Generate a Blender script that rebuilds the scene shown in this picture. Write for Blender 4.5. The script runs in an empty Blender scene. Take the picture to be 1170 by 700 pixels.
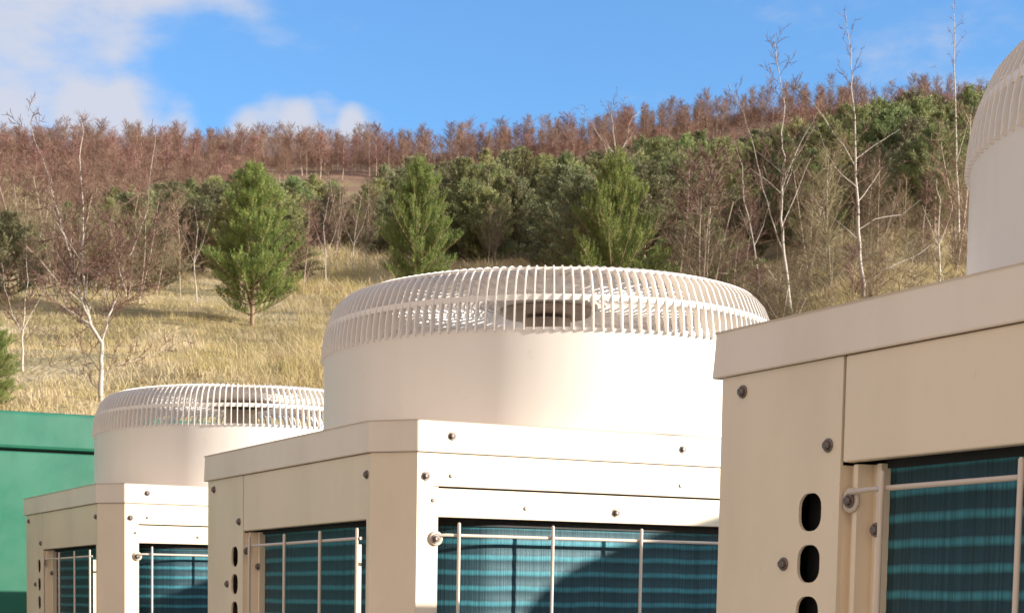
import bpy, bmesh, math, random
import numpy as np
from mathutils import Vector, Matrix, noise
random.seed(7); rng = np.random.default_rng(11)
R = math.radians
scene = bpy.context.scene
COL = scene.collection
EYE = 1.2                                   # camera height above the yard

# ------------------------------------------------------------------ camera model
CP = dict(f=1939.474, cx=435.807, cy=848.735, yaw=.4407, pitch=-.083, roll=.0113)
def cam_axes():
    y, p, r = CP['yaw'], CP['pitch'], CP['roll']
    F = Vector((math.sin(y)*math.cos(p), math.cos(y)*math.cos(p), math.sin(p)))
    Rt = Vector((math.cos(y), -math.sin(y), 0)); U = Rt.cross(F)
    return math.cos(r)*Rt + math.sin(r)*U, -math.sin(r)*Rt + math.cos(r)*U, F
CR_, CU_, CF_ = cam_axes()
cam_d = bpy.data.cameras.new('camera'); cam = bpy.data.objects.new('camera', cam_d); COL.objects.link(cam)
M = Matrix.Identity(4)
for i in range(3):
    M[i][0] = CR_[i]; M[i][1] = CU_[i]; M[i][2] = -CF_[i]
M[2][3] = EYE
cam.matrix_world = M
cam_d.sensor_width = 36; cam_d.lens = CP['f']/1170*36
cam_d.shift_x = (585-CP['cx'])/1170; cam_d.shift_y = -(350-CP['cy'])/1170
cam_d.clip_start = .05; cam_d.clip_end = 3000
cam_d.dof.use_dof = True; cam_d.dof.focus_distance = 2.5; cam_d.dof.aperture_fstop = 45
scene.camera = cam
SX, SY = math.sin(CP['yaw']), math.cos(CP['yaw'])      # horizontal forward direction
def ray(u, v):
    u = float(u); v = float(v)
    d = CF_ + (u-CP['cx'])/CP['f']*CR_ - (v-CP['cy'])/CP['f']*CU_
    return d/(d.x*SX+d.y*SY)                # per metre of forward distance
def at(u, v, s, off=0):
    d = ray(u, v)*s; return Vector((d.x, d.y, d.z+EYE))

# ------------------------------------------------------------------ object helpers
def tag(o, label=None, cat=None, group=None, kind=None):
    if label: o['label'] = label
    if cat: o['category'] = cat
    if group: o['group'] = group
    if kind: o['kind'] = kind
    return o
def empty(name, loc=(0,0,0), rz=0):
    o = bpy.data.objects.new(name, None); o.location = loc; o.rotation_euler = (0,0,rz); o.empty_display_size = .2
    COL.objects.link(o); return o
def link(name, me, mats, parent=None):
    o = bpy.data.objects.new(name, me); COL.objects.link(o)
    if not isinstance(mats, (list, tuple)): mats = [mats]
    if not me.materials:
        for m in mats: me.materials.append(m)
    if parent: o.parent = parent
    return o
def npmesh(name, V, F, mi=None, smooth=False):
    V = np.asarray(V, np.float32); F = np.asarray(F, np.int32)
    me = bpy.data.meshes.new(name); k = F.shape[1]
    me.vertices.add(len(V)); me.vertices.foreach_set('co', V.ravel())
    me.loops.add(F.size); me.loops.foreach_set('vertex_index', F.ravel())
    me.polygons.add(len(F)); me.polygons.foreach_set('loop_start', np.arange(0, F.size, k, dtype=np.int32))
    me.polygons.foreach_set('loop_total', np.full(len(F), k, np.int32))
    if mi is not None: me.polygons.foreach_set('material_index', np.asarray(mi, np.int32))
    me.polygons.foreach_set('use_smooth', np.full(len(F), smooth))
    me.update(calc_edges=True); return me
class MB:
    def __init__(s): s.v = []; s.f = []; s.m = []; s.sm = []
    def add(s, vs, fs, mi=0, sm=False):
        b = len(s.v); s.v += [tuple(p) for p in vs]; s.f += [[b+i for i in f] for f in fs]; s.m += [mi]*len(fs); s.sm += [sm]*len(fs)
    def box(s, a, b, mi=0):
        x0,y0,z0 = [min(a[i],b[i]) for i in range(3)]; x1,y1,z1 = [max(a[i],b[i]) for i in range(3)]
        s.add([(x0,y0,z0),(x1,y0,z0),(x1,y1,z0),(x0,y1,z0),(x0,y0,z1),(x1,y0,z1),(x1,y1,z1),(x0,y1,z1)],
              [(0,3,2,1),(4,5,6,7),(0,1,5,4),(1,2,6,5),(2,3,7,6),(3,0,4,7)], mi)
    def prism(s, pts, z0, z1, mi=0):
        n = len(pts)
        s.add([(p[0],p[1],z0) for p in pts]+[(p[0],p[1],z1) for p in pts],
              [tuple(range(n))[::-1], tuple(range(n,2*n))]+[(i,(i+1)%n,n+(i+1)%n,n+i) for i in range(n)], mi)
    def rings(s, rings, close=False, cap=True, mi=0, sm=True):
        n = len(rings[0]); b = len(s.v)
        vs = [p for r in rings for p in r]; fs = []
        m = len(rings)
        for j in range(m if close else m-1):
            j2 = (j+1) % m
            for i in range(n): fs.append((j*n+i, j*n+(i+1)%n, j2*n+(i+1)%n, j2*n+i))
        s.add(vs, fs, mi, sm)
        if cap and not close:
            s.add(rings[0], [tuple(range(n))[::-1]], mi); s.add(rings[-1], [tuple(range(n))], mi)
    def lathe(s, prof, c=(0,0,0), n=64, axis='z', close=False, cap=False, mi=0, sm=True):
        rs = []
        for r, h in prof:
            ring = []
            for i in range(n):
                a = 2*math.pi*i/n; x, y = r*math.cos(a), r*math.sin(a)
                if axis == 'z': ring.append((c[0]+x, c[1]+y, c[2]+h))
                elif axis == 'x': ring.append((c[0]+h, c[1]+x, c[2]+y))
                else: ring.append((c[0]+x, c[1]+h, c[2]+y))
            rs.append(ring)
        s.rings(rs, close, cap, mi, sm)
    def tube(s, pts, rad, n=6, mi=0, sm=True, cap=True):
        pts = [Vector(p) for p in pts]; rs = []
        rad = [float(r) for r in rad] if isinstance(rad, (list, tuple)) else [rad]*len(pts)
        ref = None
        for i, p in enumerate(pts):
            d = (pts[min(i+1,len(pts)-1)]-pts[max(i-1,0)]).normalized()
            if ref is None: ref = d.orthogonal().normalized()
            u = (ref - d*ref.dot(d)).normalized(); w = d.cross(u); ref = u
            rs.append([p + rad[i]*(math.cos(2*math.pi*k/n)*u+math.sin(2*math.pi*k/n)*w) for k in range(n)])
        s.rings(rs, False, cap, mi, sm)
    def mesh(s, name, recalc=True):
        me = bpy.data.meshes.new(name); me.from_pydata(s.v, [], s.f)
        me.polygons.foreach_set('material_index', s.m); me.polygons.foreach_set('use_smooth', s.sm)
        if recalc:
            bm = bmesh.new(); bm.from_mesh(me); bmesh.ops.recalc_face_normals(bm, faces=bm.faces); bm.to_mesh(me); bm.free()
        me.update(); return me
    def build(s, name, mats, parent=None, recalc=True): return link(name, s.mesh(name, recalc), mats, parent)

# ------------------------------------------------------------------ materials
def mat(name): 
    m = bpy.data.materials.new(name); m.use_nodes = True; nt = m.node_tree; return m, nt, nt.nodes['Principled BSDF']
def nd(nt, t, **kw):
    n = nt.nodes.new(t)
    for k, v in kw.items():
        if k in n.inputs: n.inputs[k].default_value = v
        else: setattr(n, k, v)
    return n
def noise_ramp(nt, cols, scale, coord='Object', stretch=(1,1,1), detail=4, rough=.6, lo=.3, hi=.7):
    tc = nd(nt, 'ShaderNodeTexCoord'); mp = nd(nt, 'ShaderNodeMapping'); mp.inputs['Scale'].default_value = stretch
    nt.links.new(tc.outputs[coord], mp.inputs[0])
    n = nd(nt, 'ShaderNodeTexNoise', Scale=scale, Detail=detail, Roughness=rough); nt.links.new(mp.outputs[0], n.inputs[0])
    r = nd(nt, 'ShaderNodeValToRGB'); cr = r.color_ramp
    cr.elements[0].position = lo; cr.elements[-1].position = hi
    cr.elements[0].color = (*cols[0],1); cr.elements[-1].color = (*cols[-1],1)
    for i, c in enumerate(cols[1:-1]):
        e = cr.elements.new(lo+(hi-lo)*(i+1)/(len(cols)-1)); e.color = (*c,1)
    nt.links.new(n.outputs[0], r.inputs[0]); return r, n, mp
def mix(nt, a, b, f, mode='MIX'):
    m = nd(nt, 'ShaderNodeMix', data_type='RGBA', blend_type=mode)
    for s, i in ((a,6),(b,7)):
        if isinstance(s, tuple): m.inputs[i].default_value = (*s,1)
        else: nt.links.new(s, m.inputs[i])
    if isinstance(f, float): m.inputs[0].default_value = f
    else: nt.links.new(f, m.inputs[0])
    return m.outputs[2]
def paint(name, base, rough=.42, dirt=.12, orange=.04):
    m, nt, b = mat(name)
    d = tuple(c*(1-dirt) for c in base)
    r, n, mp = noise_ramp(nt, [d, base], 3, 'Object', (1,1,.45), 6, .65, .25, .55)
    r2, n2, _ = noise_ramp(nt, [(.55,.48,.38),(1,1,1)], 38, 'Object', (1,1,.5), 5, .7, .16, .34)
    r3, _, _ = noise_ramp(nt, [(.80,.74,.66),(1,1,1)], 17, 'Object', (1,1,.09), 6, .6, .30, .50)
    c0 = mix(nt, mix(nt, r.outputs[0], r2.outputs[0], .35, 'MULTIPLY'), r3.outputs[0], .13, 'MULTIPLY')
    nt.links.new(c0, b.inputs['Base Color'])
    rr, _, _ = noise_ramp(nt, [(rough-.08,)*3, (rough+.12,)*3], 9, detail=5); nt.links.new(rr.outputs[0], b.inputs['Roughness'])
    bn = nd(nt, 'ShaderNodeTexNoise', Scale=650., Detail=2.); tc = nd(nt, 'ShaderNodeTexCoord'); nt.links.new(tc.outputs['Object'], bn.inputs[0])
    bp = nd(nt, 'ShaderNodeBump', Strength=orange, Distance=.001); nt.links.new(bn.outputs[0], bp.inputs['Height'])
    bw = nd(nt, 'ShaderNodeTexNoise', Scale=5., Detail=1.); nt.links.new(tc.outputs['Object'], bw.inputs[0])
    bp2 = nd(nt, 'ShaderNodeBump', Strength=.25, Distance=.006); nt.links.new(bw.outputs[0], bp2.inputs['Height']); nt.links.new(bp.outputs[0], bp2.inputs['Normal'])
    nt.links.new(bp2.outputs[0], b.inputs['Normal'])
    return m
def simple(name, c, rough=.5, metal=0., var=.25, scale=8, coord='Object', stretch=(1,1,1), bump=0., bscale=60):
    m, nt, b = mat(name)
    r, n, mp = noise_ramp(nt, [tuple(x*(1-var) for x in c), tuple(min(1,x*(1+var)) for x in c)], scale, coord, stretch)
    nt.links.new(r.outputs[0], b.inputs['Base Color']); b.inputs['Roughness'].default_value = rough; b.inputs['Metallic'].default_value = metal
    if bump:
        bn = nd(nt, 'ShaderNodeTexNoise', Scale=float(bscale), Detail=6.); nt.links.new(mp.outputs[0], bn.inputs[0])
        bp = nd(nt, 'ShaderNodeBump', Strength=bump, Distance=.02); nt.links.new(bn.outputs[0], bp.inputs['Height']); nt.links.new(bp.outputs[0], b.inputs['Normal'])
    return m
PAINT = paint('cream_paint', (.80,.67,.51), .36)
LIDP  = paint('lid_paint', (.80,.69,.58), .38)
GUARD = paint('guard_paint', (.82,.75,.68), .36, .06)
WIREP = paint('wire_paint', (.62,.52,.43), .38, .1)
SCREW = simple('weathered_steel', (.20,.165,.15), .42, .7, .3, 300)
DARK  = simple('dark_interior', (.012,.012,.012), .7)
BROWN = simple('motor_plate', (.46,.37,.30), .55, .2)
def coil_mat():
    m, nt, b = mat('coated_coil')
    uv = nd(nt, 'ShaderNodeUVMap'); mp = nd(nt, 'ShaderNodeMapping'); mp.inputs['Scale'].default_value = (640, 1.2, 1)
    nt.links.new(uv.outputs[0], mp.inputs[0])
    n = nd(nt, 'ShaderNodeTexNoise', Scale=1., Detail=2., Roughness=.7); nt.links.new(mp.outputs[0], n.inputs[0])
    r = nd(nt, 'ShaderNodeValToRGB'); nt.links.new(n.outputs[0], r.inputs[0])
    r.color_ramp.elements[0].position = .36; r.color_ramp.elements[0].color = (.30,.30,.30,1)
    r.color_ramp.elements[1].position = .62; r.color_ramp.elements[1].color = (1,1,1,1)
    # tube rows every 25 mm and their highlights, painted in as paler bands
    sep = nd(nt, 'ShaderNodeSeparateXYZ'); nt.links.new(uv.outputs[0], sep.inputs[0])
    wob, wn, wm = noise_ramp(nt, [(0,)*3,(1,)*3], 9., 'UV', (1,.4,1), 3)
    ma = nd(nt, 'ShaderNodeMath', operation='MULTIPLY_ADD'); nt.links.new(wob.outputs[0], ma.inputs[0]); ma.inputs[1].default_value = .0034; nt.links.new(sep.outputs[1], ma.inputs[2])
    m1 = nd(nt, 'ShaderNodeMath', operation='MULTIPLY'); nt.links.new(ma.outputs[0], m1.inputs[0]); m1.inputs[1].default_value = 2*math.pi/.025
    si = nd(nt, 'ShaderNodeMath', operation='SINE'); nt.links.new(m1.outputs[0], si.inputs[0])
    r2 = nd(nt, 'ShaderNodeValToRGB'); mr = nd(nt, 'ShaderNodeMapRange'); nt.links.new(si.outputs[0], mr.inputs[0]); mr.inputs[1].default_value = -1; nt.links.new(mr.outputs[0], r2.inputs[0])
    r2.color_ramp.elements[0].position = .62; r2.color_ramp.elements[0].color = (.022,.056,.075,1)
    r2.color_ramp.elements[1].position = .99; r2.color_ramp.elements[1].color = (.060,.27,.33,1)
    big, _, _ = noise_ramp(nt, [(.6,.6,.6),(1,1,1)], 5., 'UV', (1,3,1), 4)
    c = mix(nt, r2.outputs[0], r.outputs[0], .75, 'MULTIPLY'); c = mix(nt, c, big.outputs[0], .6, 'MULTIPLY')
    nt.links.new(c, b.inputs['Base Color']); b.inputs['Roughness'].default_value = .42; b.inputs['Metallic'].default_value = .1
    b.inputs['Specular IOR Level'].default_value = .42; b.inputs['Specular Tint'].default_value = (.6,.9,1,1)
    bp = nd(nt, 'ShaderNodeBump', Strength=.35, Distance=.002); nt.links.new(n.outputs[0], bp.inputs['Height']); nt.links.new(bp.outputs[0], b.inputs['Normal'])
    return m
COIL = coil_mat()
GREEN = paint('green_gloss_paint', (.024,.145,.088), .42, .38)
CONC = simple('concrete', (.34,.32,.29), .9, 0, .2, 3, bump=.3)
def leafy(name, cols, scale, transl=.25, rough=.6, randamt=.5, lo=.3, hi=.7):
    m, nt, b = mat(name)
    r, n, mp = noise_ramp(nt, cols, scale, 'Object', (1,1,1), 3, .7, lo, hi)
    oi = nd(nt, 'ShaderNodeObjectInfo'); hs = nd(nt, 'ShaderNodeHueSaturation')
    mr = nd(nt, 'ShaderNodeMapRange'); nt.links.new(oi.outputs['Random'], mr.inputs[0]); mr.inputs[3].default_value = 1-randamt/2; mr.inputs[4].default_value = 1+randamt/2
    nt.links.new(mr.outputs[0], hs.inputs['Value']); 
    mr2 = nd(nt, 'ShaderNodeMapRange'); m7 = nd(nt, 'ShaderNodeMath', operation='FRACT'); m8 = nd(nt, 'ShaderNodeMath', operation='MULTIPLY')
    nt.links.new(oi.outputs['Random'], m8.inputs[0]); m8.inputs[1].default_value = 7.31; nt.links.new(m8.outputs[0], m7.inputs[0]); nt.links.new(m7.outputs[0], mr2.inputs[0])
    mr2.inputs[3].default_value = .5-.03*randamt*2; mr2.inputs[4].default_value = .5+.03*randamt*2; nt.links.new(mr2.outputs[0], hs.inputs['Hue'])
    nt.links.new(r.outputs[0], hs.inputs['Color']); nt.links.new(hs.outputs[0], b.inputs['Base Color']); b.inputs['Roughness'].default_value = rough
    b.inputs['Specular IOR Level'].default_value = .25
    if transl:
        tr = nd(nt, 'ShaderNodeBsdfTranslucent'); nt.links.new(hs.outputs[0], tr.inputs[0]); mx = nd(nt, 'ShaderNodeMixShader'); mx.inputs[0].default_value = transl
        out = nt.nodes['Material Output']; nt.links.new(b.outputs[0], mx.inputs[1]); nt.links.new(tr.outputs[0], mx.inputs[2]); nt.links.new(mx.outputs[0], out.inputs[0])
    return m
NEEDLE_L = leafy('fresh_pine_needles', [(.09,.135,.04),(.22,.27,.075),(.39,.41,.13)], 3.5, .3, .55, .2)
NEEDLE_D = leafy('pine_needles', [(.12,.145,.058),(.25,.27,.11),(.40,.39,.18)], 1.1, .25, .55, .6)
NEEDLE_O = leafy('dull_pine_needles', [(.13,.14,.075),(.23,.225,.12),(.33,.31,.17)], 1.1, .25, .6, .5)
TWIG = leafy('birch_twigs', [(.11,.058,.048),(.17,.095,.075),(.22,.13,.10)], 2., .0, .7, .2)
TWIGR = leafy('ridge_birch_twigs', [(.15,.072,.056),(.25,.138,.108),(.35,.215,.175)], .5, .1, .8, .35)
TWIGO = leafy('bare_shrub_twigs', [(.13,.095,.06),(.22,.165,.10),(.30,.25,.15)], .9, .1, .8, .5)
STRAW = leafy('dry_grass_blades', [(.30,.27,.10),(.48,.38,.17),(.60,.47,.28),(.68,.56,.38)], .55, .3, .7, .0, .3, .68)
def bark(name, white, dark, scale):
    m, nt, b = mat(name)
    r, n, mp = noise_ramp(nt, [dark, white, white], scale, 'Object', (1,1,3.2), 4, .6, .34, .52)
    nt.links.new(r.outputs[0], b.inputs['Base Color']); b.inputs['Roughness'].default_value = .75; return m
BIRCH = bark('birch_bark', (.43,.37,.32), (.10,.065,.05), 3.)
PALEB = bark('far_birch_bark', (.42,.33,.25), (.20,.12,.085), .8)
PINEB = bark('pine_bark', (.26,.17,.11), (.09,.06,.045), 5.)
LIMB = bark('birch_limb_bark', (.40,.30,.25), (.14,.075,.06), 4.)
def ground_mat():
    m, nt, b = mat('hill_ground')
    r, n, mp = noise_ramp(nt, [(.13,.095,.045),(.30,.23,.09),(.44,.34,.17),(.52,.41,.25)], .22, 'Object', (1,1,1), 8, .7, .32, .66)
    r2, _, _ = noise_ramp(nt, [(.15,.075,.045),(.26,.15,.085),(.34,.26,.11)], .05, 'Object', (1,1,1), 6, .65)
    tc = nd(nt, 'ShaderNodeTexCoord'); sp = nd(nt, 'ShaderNodeSeparateXYZ'); nt.links.new(tc.outputs['Object'], sp.inputs[0])
    mr = nd(nt, 'ShaderNodeMapRange'); nt.links.new(sp.outputs[2], mr.inputs[0]); mr.inputs[1].default_value = 14; mr.inputs[2].default_value = 30
    c = mix(nt, r.outputs[0], r2.outputs[0], mr.outputs[0])
    # gravel of the yard below the bank
    g, gn, _ = noise_ramp(nt, [(.26,.21,.16),(.46,.38,.29),(.60,.51,.40)], 45., 'Object', (1,1,1), 4)
    mr3 = nd(nt, 'ShaderNodeMapRange'); nt.links.new(sp.outputs[2], mr3.inputs[0]); mr3.inputs[1].default_value = .05; mr3.inputs[2].default_value = .5
    nt.links.new(mix(nt, g.outputs[0], c, mr3.outputs[0]), b.inputs['Base Color']); b.inputs['Roughness'].default_value = .95
    bn = nd(nt, 'ShaderNodeTexNoise', Scale=6., Detail=8.); nt.links.new(tc.outputs['Object'], bn.inputs[0])
    bp = nd(nt, 'ShaderNodeBump', Strength=.8, Distance=.15); nt.links.new(bn.outputs[0], bp.inputs['Height']); nt.links.new(bp.outputs[0], b.inputs['Normal'])
    return m
GROUND = ground_mat()

# ------------------------------------------------------------------ terrain
TL = ([16,20,30,40,50,60,80,100,150,200,280,400],[-EYE/16,.055,.098,.128,.152,.168,.184,.196,.214,.231,.247,.253])
TR = ([16,20,28,35,50,80,120,200,280,400],[-EYE/16,.06,.13,.170,.195,.220,.237,.260,.277,.282])
def height(s, q, fine=True):
    s = float(s); q = float(q)
    if s <= 8: return 0.
    a = q/max(s, 20.); f_ = min(1, max(0, (s-110)/110)); g = min(1, max(0, (a-.15+.13*f_)/(.14+.10*f_))); g = g*g*(3-2*g)
    if s < 16: t = None; base = 0.
    base = EYE + s*((1-g)*np.interp(s, *TL)+g*np.interp(s, *TR)) if s >= 16 else 0.
    if s > 400: base = EYE+400*(.253*(1-g)+.282*g)-(s-400)*.12
    k = min(1, max(0, (s-16)/10))
    if k > 0:
        P = Vector((s*.09, q*.09, 0)); base += k*.35*noise.noise(P)*2
        base += k*.12*noise.noise(P*6)*2
        if s > 100: base += 1.6*(1-.8*min(1, max(0, (s-170)/80)))*noise.noise(Vector((s*.012, q*.012, 3)))
    return float(max(0., base))
def ground_at(u, v):
    d = ray(u, v); s = 17.
    while s < 420:
        q = (d.x*s)*SY-(d.y*s)*SX
        if EYE+d.z*s < height(s, q): return Vector((d.x*s, d.y*s, height(s, q))), s
        s += .25 if s < 60 else .6 if s < 120 else 1.5
    s = 290.; q = (d.x*s)*SY-(d.y*s)*SX
    return Vector((d.x*s, d.y*s, height(s, q))), s
ss = np.concatenate([np.arange(-300,-20,40), np.arange(-20,14,4), np.arange(14,90,.9), np.arange(90,200,2.5), np.arange(200,420,6), np.arange(425,900,50)])
aa = np.concatenate([np.arange(-700,-80,60), np.arange(-80,-30,4), np.arange(-30,40,.9), np.arange(40,140,3), np.arange(150,800,60)])
V = []; 
for s in ss:
    for q in aa: V.append((s*SX+q*SY, s*SY-q*SX, height(s, q)))
na = len(aa); F = []
for i in range(len(ss)-1):
    for j in range(na-1): F.append((i*na+j, (i+1)*na+j, (i+1)*na+j+1, i*na+j+1))
tag(link('hillside_ground', npmesh('hillside_ground', V, F, smooth=True), GROUND), kind='structure')

# ------------------------------------------------------------------ condenser unit
UW, UL, CH = 1.062, .841, .058            # width, length, corner chamfer
ZT = 1.49                                  # lid top above the unit's base
HS = .168                                  # shroud height above the lid
def screw_mesh():
    b = MB(); b.lathe([(.0070,0),(.0070,.0014),(.0064,.0018)], axis='z', n=20, cap=True)       # washer
    b.lathe([(.0049,.0018),(.0049,.0044),(.0042,.0052)], n=6, cap=True, sm=False)               # hex head
    b.lathe([(.0034,.0048),(.0032,.0056),(.0018,.0056),(.0013,.0040)], n=12, cap=True)
    return b.mesh('screw')
SCREW_ME = screw_mesh(); SCREW_ME.materials.append(SCREW)
def hole_mesh():
    b = MB(); b.lathe([(.0032,0),(.0030,.0010),(.0018,.0012)], n=12, cap=True); return b.mesh('rivet')
RIVET_ME = hole_mesh(); RIVET_ME.materials.append(SCREW)
def put(me, name, p, face, parent):
    o = bpy.data.objects.new(name, me); COL.objects.link(o); o.parent = parent; o.location = p
    o.rotation_euler = {'L':(0,R(-90),0),'E':(R(90),0,0)}[face]; return o
def lx(u): return u-UW/2
def ly(v): return UL/2-v
def roundrect(cx, cy, w, h, r, n=5):
    pts = []
    for sx, sy, a0 in ((1,1,0),(-1,1,90),(-1,-1,180),(1,-1,270)):
        for k in range(n+1):
            a = R(a0+90*k/n); pts.append((cx+sx*(w/2-r)+r*math.cos(a), cy+sy*(h/2-r)+r*math.sin(a)))
    return pts
def sheet_with_holes(outer, holes, thick, place):
    """flat sheet with holes; 2-D (a,z) -> place(a, z, depth)"""
    bm = bmesh.new(); edges = []
    for lp in [outer]+holes:
        vs = [bm.verts.new((p[0], p[1], 0)) for p in lp]
        edges += [bm.edges.new((vs[i], vs[(i+1) % len(vs)])) for i in range(len(vs))]
    bmesh.ops.triangle_fill(bm, use_beauty=True, use_dissolve=False, edges=edges)
    for f in list(bm.faces):                # drop faces filling holes
        c = f.calc_center_median()
        for h in holes:
            hc = (sum(p[0] for p in h)/len(h), sum(p[1] for p in h)/len(h))
            if abs(c.x-hc[0]) < .0165 and abs(c.y-hc[1]) < .0185 and all(min((v.co.x-p[0])**2+(v.co.y-p[1])**2 for p in h) < 1e-10 for v in f.verts):
                bm.faces.remove(f); break
    r = bmesh.ops.extrude_face_region(bm, geom=bm.faces[:])
    for v in [e for e in r['geom'] if isinstance(e, bmesh.types.BMVert)]: v.co.z += thick
    for v in bm.verts: v.co = Vector(place(v.co.x, v.co.y, v.co.z))
    bmesh.ops.recalc_face_normals(bm, faces=bm.faces)
    me = bpy.data.meshes.new('panel'); bm.to_mesh(me); bm.free(); return me
def bevel_me(me, w=.0015, ang=35):
    bm = bmesh.new(); bm.from_mesh(me)
    bmesh.ops.remove_doubles(bm, verts=bm.verts, dist=1e-6)
    es = [e for e in bm.edges if len(e.link_faces) == 2 and e.calc_face_angle(0) > R(ang)]
    bmesh.ops.bevel(bm, geom=es, offset=w, segments=2, profile=.5, affect='EDGES', clamp_overlap=True)
    bmesh.ops.recalc_face_normals(bm, faces=bm.faces); bm.to_mesh(me); bm.free(); return me
PR = [(1,0),(.996,.02),(.988,.042),(.976,.060),(.95,.0858),(.925,.098),(.9,.1058),(.86,.1115),(.82,.1130),(.7,.1135),(.55,.114),(.35,.1145),(.2,.1145)]
GR = .4255
def make_unit():
    root = empty('condenser_unit')
    I = .004                                # panels sit this far inside the lid outline
    zl, zb = ZT-.050, .10
    # lid: folded tray with a flange that flares a little
    def outline(o, oc): return [(lx(0)-o, ly(0)+oc), (lx(UW)+o, ly(0)+oc), (lx(UW)+o, ly(UL-CH)), (lx(UW-CH), ly(UL)-o), (lx(CH), ly(UL)-o), (lx(0)-o, ly(UL-CH))]
    b = MB(); top = outline(0,0); bot = outline(.001,.004); inn = outline(-.004,-.002)
    n = 6; rg = [[(p[0],p[1],z) for p in o] for o, z in ((inn, zl+.001),(bot, zl),(top, ZT))]
    b.rings([rg[0],rg[1],rg[2]], False, True, sm=False)
    lid = link('lid', bevel_me(b.mesh('lid'), .0022), LIDP, root)
    # left panels
    X0 = lx(0)+I
    slots = [roundrect(.1635, ZT-.2015-.0524*k, .0350, .0385, .0140) for k in range(19)]
    me = sheet_with_holes([(.010,zb),(.2078,zb),(.2078,zl),(.010,zl)], slots, .0035, lambda a, z, d: (X0+d, ly(a), z))
    cp = link('corner_panel', me, PAINT, root)
    cp2me = me.copy()
    b = MB()
    for k in range(19):                     # near-black plate painting the interior's shade behind the slots
        pass
    b.box((X0+.022, ly(.19), zb), (X0+.026, ly(.135), zl-.02)); b.build('slot_shade', DARK, root)
    me = sheet_with_holes([(.2112,ZT-.1545),(.7665,ZT-.1545),(.7665,zb),(UL-CH,zb),(UL-CH,zl),(.2112,zl)], [], .014, lambda a, z, d: (X0+d-.0003, ly(a), z))
    link('header_panel', bevel_me(me, .0018), PAINT, root)
    # folded post between corner panel and coil
    prof = [(.2075,.0037),(.2085,.015),(.2175,.0165),(.2200,.007),(.2260,.007),(.2290,.025),(.2385,.027),(.2400,.019),(.2465,.019),(.2475,.06),(.2075,.06)]
    b = MB(); b.prism([(X0+d, ly(a)) for a, d in prof], zb, ZT-.157); b.build('folded_post', PAINT, root)
    # chamfer post and end frame
    Y0 = ly(UL)+I
    b = MB(); k = I*.7
    b.prism([(lx(0)+I, ly(UL-CH-.0005)), (lx(CH+.0005), Y0), (lx(CH), Y0+.02), (lx(0)+I+.014, ly(UL-CH))], zb, zl)
    link('chamfered_post', b.mesh('chamfered_post'), PAINT, root)
    b = MB()
    for m in (0, 1):
        f = (lambda u: lx(u)) if m == 0 else (lambda u: -lx(u))
        b.box((f(CH+.001), Y0, zb), (f(.087), Y0+.014, zl)); b.box((f(.087), Y0+.0006, zb), (f(.097), Y0+.014, ZT-.1025))
    b.box((lx(.087), Y0, ZT-.1015), (lx(UW-.087), Y0+.014, zl))
    link('end_frame', b.mesh('end_frame'), PAINT, root)
    b = MB(); b.box((lx(.0972), Y0+.0012, ZT-.1500), (lx(UW-.0972), Y0+.014, ZT-.1048)); link('lower_header', bevel_me(b.mesh('lower_header'), .001), PAINT, root)
    # closed faces the photo does not show: right and far side
    b = MB(); b.box((lx(UW)-I-.01, ly(.01), zb), (lx(UW)-I, ly(UL-CH), zl)); b.box((lx(.01), ly(0)-.014, zb), (lx(UW)-.02, ly(0)-.008, zl))
    b.prism([(-(lx(0)+I), ly(UL-CH-.0005)), (-lx(CH+.0005), Y0), (-lx(CH), Y0+.02), (-(lx(0)+I+.014), ly(UL-CH))], zb, zl)
    b.build('back_panel', PAINT, root)
    b = MB(); b.prism([(lx(.004),ly(.01)),(lx(UW-.004),ly(.01)),(lx(UW-.004),ly(UL-CH)),(lx(UW-CH),ly(UL-.004)),(lx(CH),ly(UL-.004)),(lx(.004),ly(UL-CH))], 0, zb); b.build('base_frame', CONC, root)
    # dark core behind the coil
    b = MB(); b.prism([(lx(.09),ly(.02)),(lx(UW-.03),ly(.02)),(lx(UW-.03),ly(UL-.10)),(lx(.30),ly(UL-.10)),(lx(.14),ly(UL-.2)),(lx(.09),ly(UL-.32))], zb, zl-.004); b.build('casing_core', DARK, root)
    # coil: wavy finned sheet that bends round the near corner
    rec, Rb = .034, .20; path = []
    for v in np.linspace(.243, UL-rec-Rb, 12): path.append((lx(rec), ly(v)))
    cx, cy = lx(rec+Rb), ly(UL-rec-Rb)
    for a in np.linspace(180, 270, 20)[1:]: path.append((cx+Rb*math.cos(R(a)), cy+Rb*math.sin(R(a))))
    for u in np.linspace(rec+Rb, UW-.085, 14)[1:]: path.append((lx(u), ly(UL-rec)))
    path = np.array(path); tg = np.gradient(path, axis=0); tg /= np.linalg.norm(tg, axis=1)[:,None]; nr = np.stack([tg[:,1], -tg[:,0]], 1)  # outward
    arc = np.concatenate([[0], np.cumsum(np.linalg.norm(np.diff(path, axis=0), axis=1))])
    zs = np.arange(zb+.01, ZT-.07, .0025); VV = []; UV = []
    for z in zs:
        w = .0002*math.cos(2*math.pi*(z-.006)/.025)
        for i in range(len(path)): VV.append((path[i,0]+nr[i,0]*w, path[i,1]+nr[i,1]*w, z)); UV.append((arc[i], z))
    npth = len(path); FF = [(j*npth+i, j*npth+i+1, (j+1)*npth+i+1, (j+1)*npth+i) for j in range(len(zs)-1) for i in range(npth-1)]
    me = npmesh('coil', VV, FF, smooth=True); uvl = me.uv_layers.new(name='UVMap'); UV = np.array(UV, np.float32)
    uvl.data.foreach_set('uv', UV[np.array(FF).ravel()].ravel()); link('finned_coil', me, COIL, root)
    b = MB(); k0 = [(path[i,0]+nr[i,0]*.004, path[i,1]+nr[i,1]*.004) for i in range(npth)]
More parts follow.
